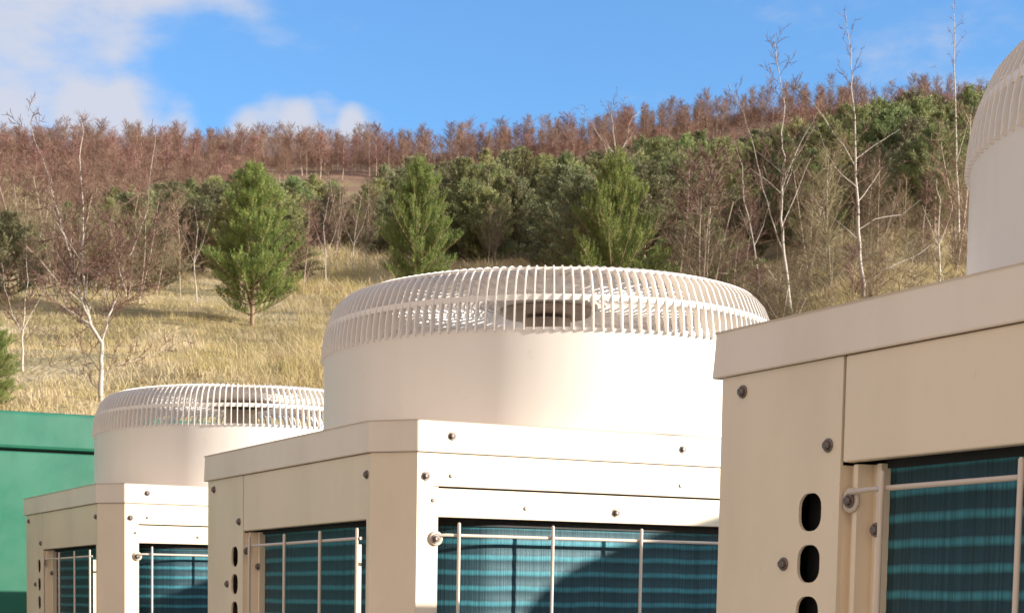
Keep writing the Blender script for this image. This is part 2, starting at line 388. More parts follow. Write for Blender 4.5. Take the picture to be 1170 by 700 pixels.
    b.add([(p[0],p[1],ZT-.1615) for p in k0]+[(p[0],p[1],ZT-.12) for p in k0]+[(path[i,0],path[i,1],ZT-.1615) for i in range(npth)], [(i,i+1,npth+i+1,npth+i) for i in range(npth-1)]+[(i,i+1,2*npth+i+1,2*npth+i) for i in range(npth-1)])
    b.build('coil_top_shade', DARK, root)  # dark strip painting the shade between header and coil top
    # thin bright bracket inside the corner, caught by the sun through the end opening
    b = MB(); b.box((lx(.0105), ly(.716), zb), (lx(.0195), ly(.713), ZT-.192)); b.build('inner_bracket', PAINT, root)
    # wire guards
    rw = .0027
    b = MB()
    for z in (.1845, .50, .82, 1.14): b.tube([(lx(.006), ly(.222), ZT-z), (lx(-.002), ly(.245), ZT-z), (lx(-.0082), ly(.268), ZT-z), (lx(-.0082), ly(.50), ZT-z), (lx(-.0082), ly(.775), ZT-z)], rw, 10)
    for v in (.288, .461, .620, .770): b.tube([(lx(-.0135), ly(v), zb+.03), (lx(-.0135), ly(v), ZT-.1700), (lx(-.0135), ly(v), ZT-.1680)], [rw,rw,rw*.55], 10)
    for z in (.192, .82): b.lathe([(.0125,0),(.0125,.0025),(.006,.0025),(.006,0)], (X0+.004, ly(.2185), ZT-z), 20, 'x', close=True); 
    b.build('side_wire_guard', WIREP, root)
    b = MB(); Yw = ly(UL)-.004
    for z in (.1785, .50, .82, 1.14):
        b.tube([(lx(.094), Yw+.008, ZT-z-.001), (lx(.108), Yw+.001, ZT-z), (lx(.125), Yw, ZT-z), (lx(UW/2), Yw, ZT-z), (lx(UW-.094), Yw, ZT-z)], rw, 10)
    for u in (.1275, .300, .4715, .643, .8145, .935): b.tube([(lx(u), Yw-.0055, zb+.03), (lx(u), Yw-.0055, ZT-.1605), (lx(u), Yw-.0055, ZT-.1585)], [rw,rw,rw*.55], 10)
    for z in (.184, .82):
        for u in (.0925, UW-.0925): b.lathe([(.0115,0),(.0115,-.0025),(.006,-.0025),(.006,0)], (lx(u), Y0-.0008, ZT-z), 20, 'y', close=True)
    b.build('end_wire_guard', WIREP, root)
    # screws
    XS = X0-.0002
    for v, w in ((.047,.0680),(.1890,.136),(.1245,.2535),(.1245,.62),(.047,1.1),(.7685,.0835),(.2185,.1925),(.2415,.2215),(.2415,.60),(.7685,.7)):
        dx = 0 if v not in (.2185,.2415) else (.004 if v == .2185 else .019)
        put(SCREW_ME, 'screw', (XS+dx, ly(v), ZT-w), 'L', root)
    for u, w, dy in ((.118,.0232,-.004),(.557,.0228,-.004),(.944,.0228,-.004),(.0745,.0868,0),(.988,.0868,0),(.4300,.1330,.0010),(.0915,.1845,-.004),(.73,.1330,.001)):
        put(SCREW_ME, 'screw', (lx(u), Y0-.0002+dy, ZT-w), 'E', root)
    for u, w in ((.1184,.0853),(.0872,.1245),(.2557,.1318),(.5564,.0836),(.80,.0836)):
        put(RIVET_ME, 'rivet', (lx(u), Y0-.0002+(.001 if w > .11 and u > .09 else 0), ZT-w), 'E', root)
    # shroud
    cy0 = ly(.4255); c = (0, cy0, ZT)
    b = MB(); Rs = .4195
    b.lathe([(Rs-.004,.0),(Rs-.0005,.0),(Rs,.004),(Rs,HS-.004),(Rs+.0012,HS),(Rs-.006,HS+.0005),(Rs-.008,HS-.004),(Rs-.008,.0)], c, 160)
    b.build('fan_shroud', GUARD, root)
    # guard
    b = MB(); NR = 162
    for i in range(NR):
        a = 2*math.pi*(i+.5)/NR; ca, sa = math.cos(a), math.sin(a); th = .0012
        stop = 13 if i % 3 == 0 else (11 if i % 3 == 1 else 10)
        pr = [(GR*r, HS+h-.004*(r == 1)) for r, h in PR[:stop]]
        vs = []
        for j, (r, h) in enumerate(pr):
            a_, b_ = pr[max(j-1,0)], pr[min(j+1,len(pr)-1)]; t = Vector((b_[0]-a_[0], b_[1]-a_[1])).normalized(); nn = Vector((-t.y, t.x))
            if nn.y < 0 and j > 0: nn = -nn
            if nn.x > 0 and j == 0: pass
            nn = Vector((t.y, -t.x)) # outward
            dep = (.0115 if r > .8*GR else .006) if j > 0 else .007
            ro, ho, ri, hi = r, h, r-nn.x*dep, h-nn.y*dep
            for rr, hh in ((ro,ho),(ri,hi)):
                for sgn in (-1,1): vs.append((rr*ca-sgn*th*sa, cy0+rr*sa+sgn*th*ca, ZT+hh))
        fs = []
        for j in range(len(pr)-1):
            o = 4*j; p = o+4
            fs += [(o,o+1,p+1,p),(o+2,p+2,p+3,o+3),(o,p,p+2,o+2),(o+1,o+3,p+3,p+1)]
        fs += [(0,2,3,1),(4*len(pr)-4,4*len(pr)-3,4*len(pr)-1,4*len(pr)-2)]
        b.add(vs, fs)
    b.build('guard_ribs', GUARD, root)
    b = MB()
    def ring(r, h, w, t=.0022, n=120): b.lathe([(r,h),(r,h+w),(r-t,h+w),(r-t,h)], c, n, close=True, sm=False)
    ring(GR*.985-.003, HS+.046, .0095, .003, 160)
    for k, f in enumerate(np.linspace(.84, .26, 17)): ring(GR*f, HS+.1045, .0035, .0025)
    ring(GR*.905, HS+.1005, .0046, .003, 160)
    b.lathe([(GR-.014,HS-.002),(GR-.008,HS-.002),(GR-.008,HS+.002),(GR-.014,HS+.002)], c, 160, close=True, sm=False)
    b.build('guard_rings', GUARD, root)
    b = MB(); b.lathe([(.0,HS+.1165),(.094,HS+.1165),(.096,HS+.113),(.096,HS+.100),(.0,HS+.100)], c, 48); b.build('guard_hub', GUARD, root)
    b = MB(); b.lathe([(.0,HS+.099),(.088,HS+.099),(.088,HS+.092),(.080,HS+.087),(.0,HS+.086)], c, 48)
    b.lathe([(.045,HS+.08),(.045,HS-.06)], c, 32, cap=True); b.build('fan_motor', BROWN, root)
    b = MB()
    for i in range(5):
        a0 = 2*math.pi*i/5; rs = []
        for r in np.linspace(.07, .40, 7):
            ring_ = []
            for tt in np.linspace(-.5, .5, 6): 
                ang = a0+tt*1.0*(1-.35*r/.4)+.4*r; ring_.append((r*math.cos(ang), cy0+r*math.sin(ang), ZT+.06+tt*.08*(1-.5*r)))
            rs.append(ring_)
        vs = [p for q in rs for p in q]; fs = [(j*6+i2, j*6+i2+1, j*6+7+i2, j*6+6+i2) for j in range(6) for i2 in range(5)]
        b.add(vs, fs, 0, True)
    b.lathe([(.08,.02),(.08,.10)], c, 32, cap=True); b.build('fan_blades', GUARD, root)
    b = MB(); b.lathe([(0,.001),(.41,.001),(.41,.004),(0,.004)], c, 64); b.build('shroud_floor', BROWN, root)
    return root
def copy_tree(o, parent=None):
    c = o.copy(); COL.objects.link(c)
    if parent: c.parent = parent
    for ch in o.children: copy_tree(ch, c)
    return c
unit0 = make_unit()
NEAR, MID, FAR = (1.1351,1.5590,.2979), (1.1346,3.2473,.2853), (1.2038,5.0660,.2941)
DX = 1.74
spots = [(NEAR,0,'large cream condenser unit nearest the camera, cut off by the right edge of the photo'),
         (MID,0,'middle cream condenser unit with its whole round fan guard in view'),
         (FAR,0,'smallest and farthest cream condenser unit, beside the green enclosure'),
         (NEAR,DX,'cream condenser unit of the second row beside the nearest one, outside the frame'),
         (MID,DX,'cream condenser unit of the second row beside the middle one, outside the frame'),
         (FAR,DX,'cream condenser unit of the second row hidden behind the middle fan guard')]
for i, ((x, y, z), dx, lab) in enumerate(spots):
    o = unit0 if i == 0 else copy_tree(unit0)
    zz = EYE+z-ZT; o.location = (x+dx+UW/2, y-UL/2, zz); tag(o, lab, 'condenser unit', 'cream condenser units in rows')
b = MB(); b.box((.95, -.1, -.05), (4.35, 5.25, .012)); tag(b.build('concrete_pad', CONC), kind='structure')
# green enclosure
def green_box():
    root = empty('green_enclosure', (0,0,0)); y0 = 5.82; x0, x1 = -2.2, 2.35; zt = EYE+.634; zs = EYE+.507
    b = MB(); b.box((x0+.012, y0+.012, .0), (x1-.012, y0+1.3, zs-.008)); link('body', bevel_me(b.mesh('body'), .006), GREEN, root)
    b = MB(); b.box((x0, y0, zs), (x1, y0+1.31, zt)); link('lid', bevel_me(b.mesh('lid'), .012), GREEN, root)
    b = MB(); b.box((x0+.03, y0+.03, zs-.008), (x1-.03, y0+1.28, zs)); b.build('seal', DARK, root)
    tag(root, 'long green painted enclosure with a capped top behind the farthest condenser', 'enclosure')
green_box()

# ------------------------------------------------------------------ vegetation builders
def strips(P, D, L, W, bend=0.0, tip=.25):
    """thin tapered strips: P base (N,3), D unit dir, L length, W width -> V,F quads"""
    N = len(P); rnd = rng.normal(size=(N,3)); side = np.cross(D, rnd); side /= np.linalg.norm(side, axis=1)[:,None]+1e-9
    L = np.broadcast_to(L, (N,))[:,None]; W = np.broadcast_to(W, (N,))[:,None]
    E = P+D*L; E[:,2] += bend*L[:,0]
    V = np.concatenate([P-side*W/2, P+side*W/2, E+side*W/2*tip, E-side*W/2*tip], 1).reshape(-1,3)
    F = np.arange(4*N).reshape(N,4); return V, F
def join(parts):
    V = []; F = []; Mi = []; o = 0
    for v, f, m in parts: V.append(v); F.append(f+o); Mi.append(np.full(len(f), m)); o += len(v)
    return np.concatenate(V), np.concatenate(F), np.concatenate(Mi)
def nptube(pts, rad, n=5):
    b = MB(); b.tube([Vector(p) for p in pts], rad, n, cap=False)
    return np.array([tuple(v) for v in b.v]), np.array(b.f)
def unit_dirs(N, up=0., spread=1.):
    d = rng.normal(size=(N,3))*spread; d[:,2] = d[:,2]*.5+up; return d/np.linalg.norm(d, axis=1)[:,None]
def norm(a): return a/(np.linalg.norm(a, axis=1)[:,None]+1e-9)
def pine_meshes(H, Rm, seed, hero=False, needle=.07, nw=.008, full=1.):
    rs = np.random.default_rng(seed); trunk = []; tp = []; td = []; tl = []
    lean = rs.normal(size=2)*.03
    pts = [(lean[0]*z*H*.3, lean[1]*z*H*.3, z*H) for z in np.linspace(0, 1, 8)]
    V, F = nptube(pts, [H*.017*(1-.88*z)+.008 for z in np.linspace(0,1,8)], 7); trunk.append((V, F, 0))
    z = .07*H; step = .26 if hero else .40
    while z < H*.985:
        fz = z/H; prof = Rm*.84*(min(1, (.55+fz*2.2))*(1-fz**1.35)**.85+.05); nb = rs.integers(6, 10)
        a0 = rs.uniform(0, 6.28)
        for k in range(nb):
            a = a0+k*6.283/nb+rs.normal()*.18; L = prof*rs.uniform(.58,1.22)*full; up = .25+.75*fz+rs.normal()*.08
            if rs.uniform() < .04: continue
            d0 = np.array([math.cos(a), math.sin(a), up*.42]); d0 /= np.linalg.norm(d0)
            base = np.array([pts[0][0]+lean[0]*fz*H*.3, lean[1]*fz*H*.3, z+rs.normal()*.03]); m = 6
            bp = [base]; d = d0.copy()
            for j in range(m):
                d = d+np.array([0,0,.05+.05*fz])+rs.normal(size=3)*.06; d /= np.linalg.norm(d); bp.append(bp[-1]+d*L/m)
            V, F = nptube(bp, [.016*(1-j/m*.75)*(L/1.2+.3) for j in range(m+1)], 4); trunk.append((V, F, 0))
            # shoots along branch
            ns = int(max(3, L/(.075 if hero else .13)))
            for j in range(ns):
                f = (.28+.72*(j+rs.uniform())/ns); i0 = min(int(f*m), m-1); p = bp[i0]+(bp[i0+1]-bp[i0])*(f*m-i0)
                dd = bp[i0+1]-bp[i0]; dd = dd/np.linalg.norm(dd)
                s = (-1)**j; lat = np.cross(dd, [0,0,1.]); lat /= np.linalg.norm(lat)+1e-9
                q = dd*.45+lat*s*rs.uniform(.1,.9)+np.array([0,0,rs.uniform(.45,1.3)]); q /= np.linalg.norm(q)
                ll = (L*(1-f)*.55+(.22 if hero else .16))*rs.uniform(.6,1.25); ll = min(ll, .55)
                nt_ = max(1, int(ll/.26))
                for h in range(nt_):
                    pp = p+q*ll*h/nt_; q2 = q+np.array([0,0,.25*h]); q2 /= np.linalg.norm(q2)
                    tp.append(pp); td.append(q2); tl.append(min(ll/nt_*1.15, .38))
            tp.append(bp[-1]); d = d+np.array([0,0,.6]); td.append(d/np.linalg.norm(d)); tl.append(.22)
        z += step*rs.uniform(.8,1.15)*(1-.35*fz)
    tp.append(np.array(pts[-1])-np.array([0,0,.1])); td.append(np.array([0,0,1.])); tl.append(.35)
    tp, td, tl = np.array(tp), np.array(td), np.array(tl)
    K = 34 if hero else 16
    N = len(tp); rep = np.repeat(np.arange(N), K); f = rs.uniform(0, 1, N*K)
    P = tp[rep]+td[rep]*(tl[rep]*f)[:,None]
    rd = rs.normal(size=(N*K,3)); rd -= td[rep]*(rd*td[rep]).sum(1)[:,None]; rd = norm(rd)
    D = norm(td[rep]*rs.uniform(.7,1.4,(N*K,1))+rd)
    V, F = strips(P, D, needle*rs.uniform(.7,1.2,N*K), nw, tip=.35)
    tv, tf, tm = join(trunk)
    return npmesh('trunk', tv, tf, smooth=True), npmesh('crown', V, F)
def far_birch_mesh(H, seed, n=52, sub=9, tw=.040, wide=.42, low=.35, r0=.055, stems=1):
    rs = np.random.default_rng(seed); parts = []; P = []; D = []; L = []; W = []
    for st in range(stems):
        ln = rs.normal(size=2)*(.04 if stems == 1 else .16); h = H*rs.uniform(.8,1) if st else H
        pts = [(ln[0]*z*h+.06*math.sin(z*5+seed), ln[1]*z*h, z*h) for z in np.linspace(0,1,7)]
        V, F = nptube(pts, [r0*(1-.8*z)+.008 for z in np.linspace(0,1,7)], 5); parts.append((V, F, 0)); pa = np.array(pts)
        for k in range(n//stems):
            f = low+(1-low)*rs.uniform()**.85; i = min(int(f*6), 5); p = pa[i]+(pa[i+1]-pa[i])*(f*6-i); a = rs.uniform(0,6.28)
            l = H*wide*(.98-.66*f)*rs.uniform(.6,1.15)+.15; d = np.array([math.cos(a), math.sin(a), rs.uniform(.7,1.7)]); d /= np.linalg.norm(d)
            P.append(p); D.append(d); L.append(l); W.append(tw*1.1)
            for j in range(sub):
                g = rs.uniform(.2,1); q = p+d*l*g; dd = d+rs.normal(size=3)*.55; dd /= np.linalg.norm(dd)
                P.append(q); D.append(dd); L.append(l*rs.uniform(.22,.5)); W.append(tw*rs.uniform(.5,.9))
    V, F = strips(np.array(P), np.array(D), np.array(L), np.array(W)); parts.append((V, F, 1))
    v, f, m = join(parts); return npmesh('birch', v, f, m)
def inst(me, name, mats, loc, sc=1., rz=0., parent=None):
    o = link(name, me, mats, parent); o.location = loc; o.scale = (sc if isinstance(sc, tuple) else (sc,)*3); o.rotation_euler = (0,0,rz); return o

# pines
pine_var = [pine_meshes(5.0, rng.uniform(2.7,3.5), 20+i, False, .13, .036) for i in range(6)]
pine_mats = [NEEDLE_D, NEEDLE_D, NEEDLE_O, NEEDLE_D, NEEDLE_O, NEEDLE_D]
for (t, c), m in zip(pine_var, pine_mats): t.materials.append(PINEB); c.materials.append(m)
def pine(loc, H, k, label, group=None, lean=0, var=None, wid=1.):
    t, c = (var or pine_var)[k]; root = empty('pine_tree', loc, random.uniform(0,6.28)); s = H/5.0; root.scale = (s*wid, s*wid, s)
    link('trunk', t, PINEB, root); link('crown', c, NEEDLE_D, root)
    tag(root, label, 'pine tree', group); return root
def by_px(u, vbase, vtop):
    p, s = ground_at(u, vbase); H = (vbase-vtop)/CP['f']*s*1.02; return p, s, H
hero_var = [pine_meshes(5.0, 2.6, 101, True, .075, .0150), pine_meshes(5.0, 3.0, 102, True, .075, .0150)]
for (t, c) in hero_var: t.materials.append(PINEB); c.materials.append(NEEDLE_L)
for u, vb, vt, k, wd, lab in ((288,372,204,0,.84,'upright green pine standing alone on the dry grass slope, left of the middle fan guard'),
                          (700,415,196,1,.64,'bright green bushy pine rising right behind the top of the middle fan guard'),
                          (-12,470,366,1,.85,'bright green pine cut off by the left edge above the green enclosure'),
                          (478,345,196,1,.68,'yellowish green open pine behind the left part of the middle fan guard')):
    p, s, H = by_px(u, vb, vt); pine(p, H, k, lab, None, 0, hero_var, wd)
for u, vb, vt, k, wd, lab in ((800,352,256,0,1.5,'low dark spreading pine beside the right end of the middle fan guard'),
                          (10,345,252,2,1.2,'dull olive pine cut off by the left edge above the grass')):
    p, s, H = by_px(u, vb, vt); pine(p, H, k, lab, None, 0, None, wd)
TOPX = [-60,0,60,100,200,300,330,410,430,500,600,650,700,760,850,880,950,1000,1050,1130,1250]
TOPY = [250,245,235,222,208,200,200,212,195,182,176,180,176,162,155,138,130,118,112,104,100]
rp = random.Random(5)
npine = 0
for row, (s0, dt) in enumerate(((76,34),(88,20),(102,8),(122,0))):
    u = -55.
    while u < 1240:
        uu = u+rp.uniform(-8,8); u += rp.uniform(17,28) if u > 330 else rp.uniform(22,36)
        if row == 0 and rp.random() < (.45 if uu < 420 else .3): continue
        if row >= 2 and 385 < uu < 425: continue
        if uu < 90 and rp.random() < .35: continue
        s = s0*rp.uniform(.94,1.07)
        if 335 < uu < 640: s = 104+(s0-76)*.9*rp.uniform(.9,1.1)
        d = ray(uu, 300); q = (d.x*SY-d.y*SX)*s; z = height(s, q); p = Vector((d.x*s, d.y*s, z))
        vt = np.interp(uu, TOPX, TOPY)+dt*rp.uniform(.5,1.6)+rp.uniform(-7,10); dz = -(vt-CP['cy'])
        top = EYE+ray(uu, vt).z*s; H = top-z
        if H < 1.8: continue
        H = min(H, 9.5)
        pine(p, H, rp.randrange(6), 'green bushy pine in the dense belt below the birch wood', 'pines in the belt across the hillside', wid=rp.uniform(.85,1.15)*(1.0 if H < 5.5 else .85)); npine += 1
# far birches on the ridge
fb = [far_birch_mesh(7., 50+i, 92, 12, .036, .38, .14, .045) for i in range(8)]
for m in fb: m.materials.append(PALEB); m.materials.append(TWIGR)
rb = random.Random(9); cnt = 0
while cnt < 300:
    u = rb.uniform(-70,1235)
    if cnt < 200: v = 199-np.interp(u, [0,400,700,1000,1200],[0,0,8,28,40])+rb.uniform(-9,9)
    elif u < 300: v = rb.uniform(203,245)
    else: continue
    p, s = ground_at(u, v)
    hp = rb.uniform(30,47)*(1 if rb.random() < .9 else 1.2) if v < 205 else rb.uniform(30,50); H = hp/CP['f']*s
    o = inst(rb.choice(fb), 'birch_tree', [PALEB,TWIGR], p, (H/7*rb.uniform(.95,1.6), H/7*rb.uniform(.95,1.6), H/7), rb.uniform(0,6.28))
    tag(o, 'leafless red-brown birch with a pale trunk in the wood along the ridge', 'birch tree', 'bare birches of the wood along the ridge'); cnt += 1
# the wood behind: one mass
parts = []; o_ = 0; VV = []; FF = []; MM = []
for i in range(1950):
    u = rb.uniform(-90,1260)
    if i >= 1250: s = rb.uniform(274,305)
    elif i < 800: s = rb.uniform(262,345)
    elif i < 950: s = rb.uniform(235,275); u = rb.choice((rb.uniform(-90,330), rb.uniform(440,1260)))
    else: s = rb.uniform(125,240); u = rb.uniform(-60,290)
    d = ray(u, 200); q = (d.x*SY-d.y*SX)*s; z = height(s, q)
    me = fb[i % 8]; n = len(me.vertices); v = np.empty(n*3, np.float32); me.vertices.foreach_get('co', v); v = v.reshape(-1,3).copy()
    f = np.empty(len(me.loops), np.int32); me.loops.foreach_get('vertex_index', f); mi = np.empty(len(me.polygons), np.int32); me.polygons.foreach_get('material_index', mi)
    sc = (rb.uniform(.55,.88) if s < 320 else rb.uniform(.75,1.1)) if s > 240 else .55
    zsc = 1.
    if i % 3 == 0: sc *= .62; zsc = .55
    if i >= 1250: sc = rb.uniform(.6,1.); zsc = .38
    a = rb.uniform(0,6.28); R2 = np.array([[math.cos(a),-math.sin(a),0],[math.sin(a),math.cos(a),0],[0,0,1]])
    v = (v*np.array([sc,sc,sc*zsc]))@R2.T+np.array([d.x*s, d.y*s, z]); VV.append(v); FF.append(f.reshape(-1,4)+o_); MM.append(mi); o_ += n
me = npmesh('far_wood', np.concatenate(VV), np.concatenate(FF), np.concatenate(MM))
tag(link('birch_wood', me, [PALEB,TWIGR]), 'reddish leafless birch wood massed along the top of the hill', 'wood', kind='stuff')

# bare shrubs and young broadleaves between the pines
sv = [far_birch_mesh(4.5, 80+i, 90, 14, .017, .36, .12, .018, 1+(i % 3)) for i in range(7)]
for i, m in enumerate(sv): m.materials.append(LIMB if i % 2 else PALEB); m.materials.append(TWIGO if i != 3 else TWIG)
rs_ = random.Random(21)
for i in range(82):
    u = rs_.choice((rs_.uniform(-40,1180), rs_.uniform(-40,200), rs_.uniform(-40,1180), rs_.uniform(740,1120))); s = rs_.uniform(58,84) if u < 760 else rs_.uniform(45,84)
    if 350 < u < 640: s = rs_.uniform(92,112)
    d = ray(u, 300); q = (d.x*SY-d.y*SX)*s; z = height(s, q); H = (rs_.uniform(1.8,4.2) if u < 760 else rs_.uniform(2.2,5.0))*(1.25 if s > 90 else 1)
    k = rs_.randrange(7)
    o = inst(sv[k], 'bare_shrub', [LIMB,TWIGO], (d.x*s, d.y*s, z), H/4.5, rs_.uniform(0,6.28))
    tag(o, 'leafless brown-twigged shrub among the pines of the hillside', 'shrub', 'leafless shrubs among the pines')

for i in range(62):
    u = rs_.uniform(750,1130); s = rs_.uniform(32,58); d = ray(u, 300); q = (d.x*SY-d.y*SX)*s; z = height(s, q)
    o = inst(sv[rs_.randrange(7)], 'low_shrub', [LIMB,TWIG], (d.x*s, d.y*s, z-.1), (.42*rs_.uniform(.8,1.5), .42*rs_.uniform(.8,1.5), .27*rs_.uniform(.6,1.4)), rs_.uniform(0,6.28))
    tag(o, 'low tangled brown shrub on the bank behind the nearest unit', 'shrub', 'low tangled shrubs on the right bank')
# ---- individually modelled birches
def grow(b, tw, path, r0, r1, lvl, rs, density, ang=(30,60), lenf=.5, droop=0., start=.15):
    """path: list of Vectors. b: MB for wood, tw: MB for twigs"""
    n = len(path)
    rad = [r1+(r0-r1)*(1-i/(n-1))**1.35 for i in range(n)]
    (b if r0 > .011 else tw).tube(path, rad, 7 if r0 > .03 else 5 if r0 > .011 else 3, cap=False)
    if lvl <= 0: return
    tot = sum((path[i+1]-path[i]).length for i in range(n-1)); m = max(1, int(tot*density)); side = rs.uniform(0,6.28)
    for k in range(m):
        f = start+(1-start)*(k+rs.uniform(0,.9))/m; f = min(f, .97); x = f*(n-1); i = int(x); p = path[i].lerp(path[i+1], x-i); d = (path[i+1]-path[i]).normalized()
        side += 2.4+rs.uniform(-.5,.5); o1 = d.orthogonal().normalized(); o2 = d.cross(o1); a = R(rs.uniform(*ang))
        q = d*math.cos(a)+(o1*math.cos(side)+o2*math.sin(side))*math.sin(a)
        L = tot*lenf*(1.08-f*.8)*rs.uniform(.55,1.15); L = max(L, .12); m2 = 5; pp = [p]; dd = q.copy()
        for j in range(m2):
            dd = (dd+Vector((rs.gauss(0,.10), rs.gauss(0,.10), rs.gauss(0,.07)+.07-droop*(j/m2)))).normalized(); pp.append(pp[-1]+dd*L/m2)
        rr = max(.0058, min(rad[i]*.5, .004+L*.0085))
        grow(b, tw, pp, rr, max(.0048, rr*.28), lvl-1, rs, density*(2.1 if lvl > 1 else 1.5), (25,55), .48, droop, .12)
def birch(name, label, stems, seed, density=2.2, lvl=3, lenf=.34, group=None, droop=.05, barkm=None):
    """stems: list of (points px list, s, r_base, r_tip)"""
    rs = random.Random(seed); (u0, v0) = stems[0][0][0]; s0 = stems[0][1]
    d = ray(u0, v0); q = (d.x*SY-d.y*SX)*s0; base = Vector((d.x*s0, d.y*s0, height(s0, q)-.05)); wood = MB(); tw = MB()
    for si, (pts, s, ra, rb_) in enumerate(stems):
        W = [at(u, v, s+(0 if si == 0 else rs.uniform(-.15,.15)*j)) - base for j, (u, v) in enumerate(pts)]
        if si == 0: W[0] = Vector((W[0].x, W[0].y, 0))
        fine = []
        for j in range(len(W)-1):
            for k in range(3): fine.append(W[j].lerp(W[j+1], k/3)+Vector((rs.gauss(0,.012), rs.gauss(0,.012), 0))*(1 if (j or k) else 0))
        fine.append(W[-1]); grow(wood, tw, fine, ra*.62, rb_*.7, lvl, rs, density*1.95, (30,62), lenf, droop, .3 if si == 0 else .08)
    root = empty(name, base); wood.build('trunk', barkm or BIRCH, root, False); tw.build('crown', TWIG, root, False); tag(root, label, 'birch tree', group); return root
def s_at(u, v): return ground_at(u, v)[1]
sA = s_at(117,462)
birch('birch_tree', 'bare young birch with forked white trunk beside the smallest fan guard', [
    ([(116,462),(115,420),(116,392),(104,370),(97,345),(95,310),(95,270),(94,220),(92,180),(94,140)], sA, .085,.010),
    ([(116,392),(124,362),(133,340),(140,325),(136,305),(150,290),(168,240),(172,200),(178,150)], sA, .036,.006),
    ([(104,370),(92,345),(84,310),(74,270),(64,235),(52,190),(40,160),(30,120)], sA, .046,.006),
    ([(114,425),(100,405),(80,398),(60,385),(40,372)], sA, .020,.005),
    ([(114,445),(95,430),(70,420),(50,418)], sA, .018,.005),
    ([(117,430),(135,415),(165,408),(190,398),(220,385)], sA, .018,.004)], 3, 2.3, 3, .30)
sB = s_at(26,424)
birch('birch_tree', 'small birch sapling with a short white stem at the left edge of the slope', [
    ([(26,424),(25,400),(26,380),(28,350),(32,320),(30,290)], sB, .05,.006), ([(26,385),(15,360),(6,330),(2,300)], sB, .02,.005), ([(27,375),(40,350),(52,330),(58,300)], sB, .02,.005)], 4, 2.3, 3, .4)
sC = s_at(902,372)
birch('birch_tree', 'slim forked birch leaning left, second trunk from the right fan guard', [
    ([(904,372),(900,330),(896,290),(893,250),(893,210),(896,180),(893,150),(897,120),(890,85),(884,45)], sC, .075,.008),
    ([(901,345),(888,322),(872,300),(862,292)], sC, .024,.006),
    ([(896,290),(884,260),(872,215),(862,170),(850,130),(832,95)], sC, .030,.005),
    ([(893,215),(905,185),(922,150),(940,120)], sC, .022,.004)], 5, 1.9, 3, .26)
sD = s_at(988,350)
birch('birch_tree', 'tall straight white birch trunk with long side limbs, beside the nearest unit', [
    ([(988,350),(985,310),(982,280),(980,240),(977,200),(977,150),(974,100),(971,60),(966,15)], sD, .082,.008),
    ([(986,325),(1010,308),(1040,295),(1072,275),(1090,262)], sD, .030,.005),
    ([(981,262),(1000,250),(1030,245),(1052,228)], sD, .020,.005),
    ([(977,182),(1000,165),(1028,148)], sD, .022,.004), ([(979,210),(1010,190),(1045,183)], sD, .016,.004),
    ([(977,190),(962,165),(948,145),(932,120),(905,95)], sD, .022,.004), ([(980,215),(962,200),(945,175),(932,140)], sD, .022,.005),
    ([(983,275),(965,260),(940,240),(925,220)], sD, .018,.004)], 6, 1.5, 3, .20)
sE = 62
birch('birch_tree', 'tall thin bare birch standing against the sky left of the nearest fan guard', [
    ([(1096,300),(1095,240),(1093,190),(1092,130),(1090,80),(1091,40),(1089,5)], sE, .09,.015), ([(1093,185),(1103,150),(1112,120)], sE, .025,.006), ([(1092,120),(1078,95),(1066,70)], sE, .02,.005)], 7, 1.1, 3, .13)
sF = 62
birch('birch_tree', 'bare reddish birch showing above the bright green pine', [
    ([(704,310),(703,260),(702,215),(704,175),(700,140),(698,122)], sF, .08,.012), ([(702,200),(690,165),(676,140),(660,122)], sF, .03,.006), ([(703,190),(716,160),(722,135),(735,125)], sF, .03,.006)], 8, 1.7, 3, .30)
for i, (u, vb, pts, lab) in enumerate((
    (868,330,[(868,330),(862,280),(850,230),(848,190),(838,160)],'thin leaning birch with reddish bark behind the slim forked birch'),
    (832,300,[(832,300),(835,250),(838,205),(830,170)],'thin pinkish bare birch between the pines right of the middle guard'),
    (560,290,[(566,300),(562,262),(556,225),(560,190)],'pale bare birch stem between two pines above the middle fan guard'),
    (372,330,[(372,332),(372,290),(370,255),(376,225)],'pale bare young birch right of the lone pine on the slope'),
    (400,310,[(402,318),(404,280),(408,250),(414,222)],'pale grey leafless willow-like birch above the left end of the middle guard'),
    (222,330,[(225,345),(222,300),(226,262),(222,235)],'slim pale birch stem just left of the lone pine on the slope'),
    (1075,330,[(1073,330),(1072,280),(1074,240),(1070,205)],'crooked pale birch close to the nearest fan guard'),
    (940,300,[(942,310),(945,270),(940,235),(948,195)],'thin bare birch between the two white-stemmed birches'),
    (60,330,[(62,335),(60,290),(64,240),(58,200)],'pale bare birch behind the forked young birch, toward the left edge'),
    (160,330,[(158,335),(160,290),(154,245),(160,215)],'bare pinkish birch right of the forked young birch'))):
    s = s_at(u, pts[0][1]); birch('birch_tree', lab, [(pts, s, .05,.010), ([pts[1], (pts[1][0]+10, pts[1][1]-22), (pts[1][0]+18, pts[1][1]-50)], s, .022,.005), ([pts[1], (pts[1][0]-9, pts[1][1]-20), (pts[1][0]-18, pts[1][1]-46)], s, .022,.005)], 30+i, 1.9, 3, .33)

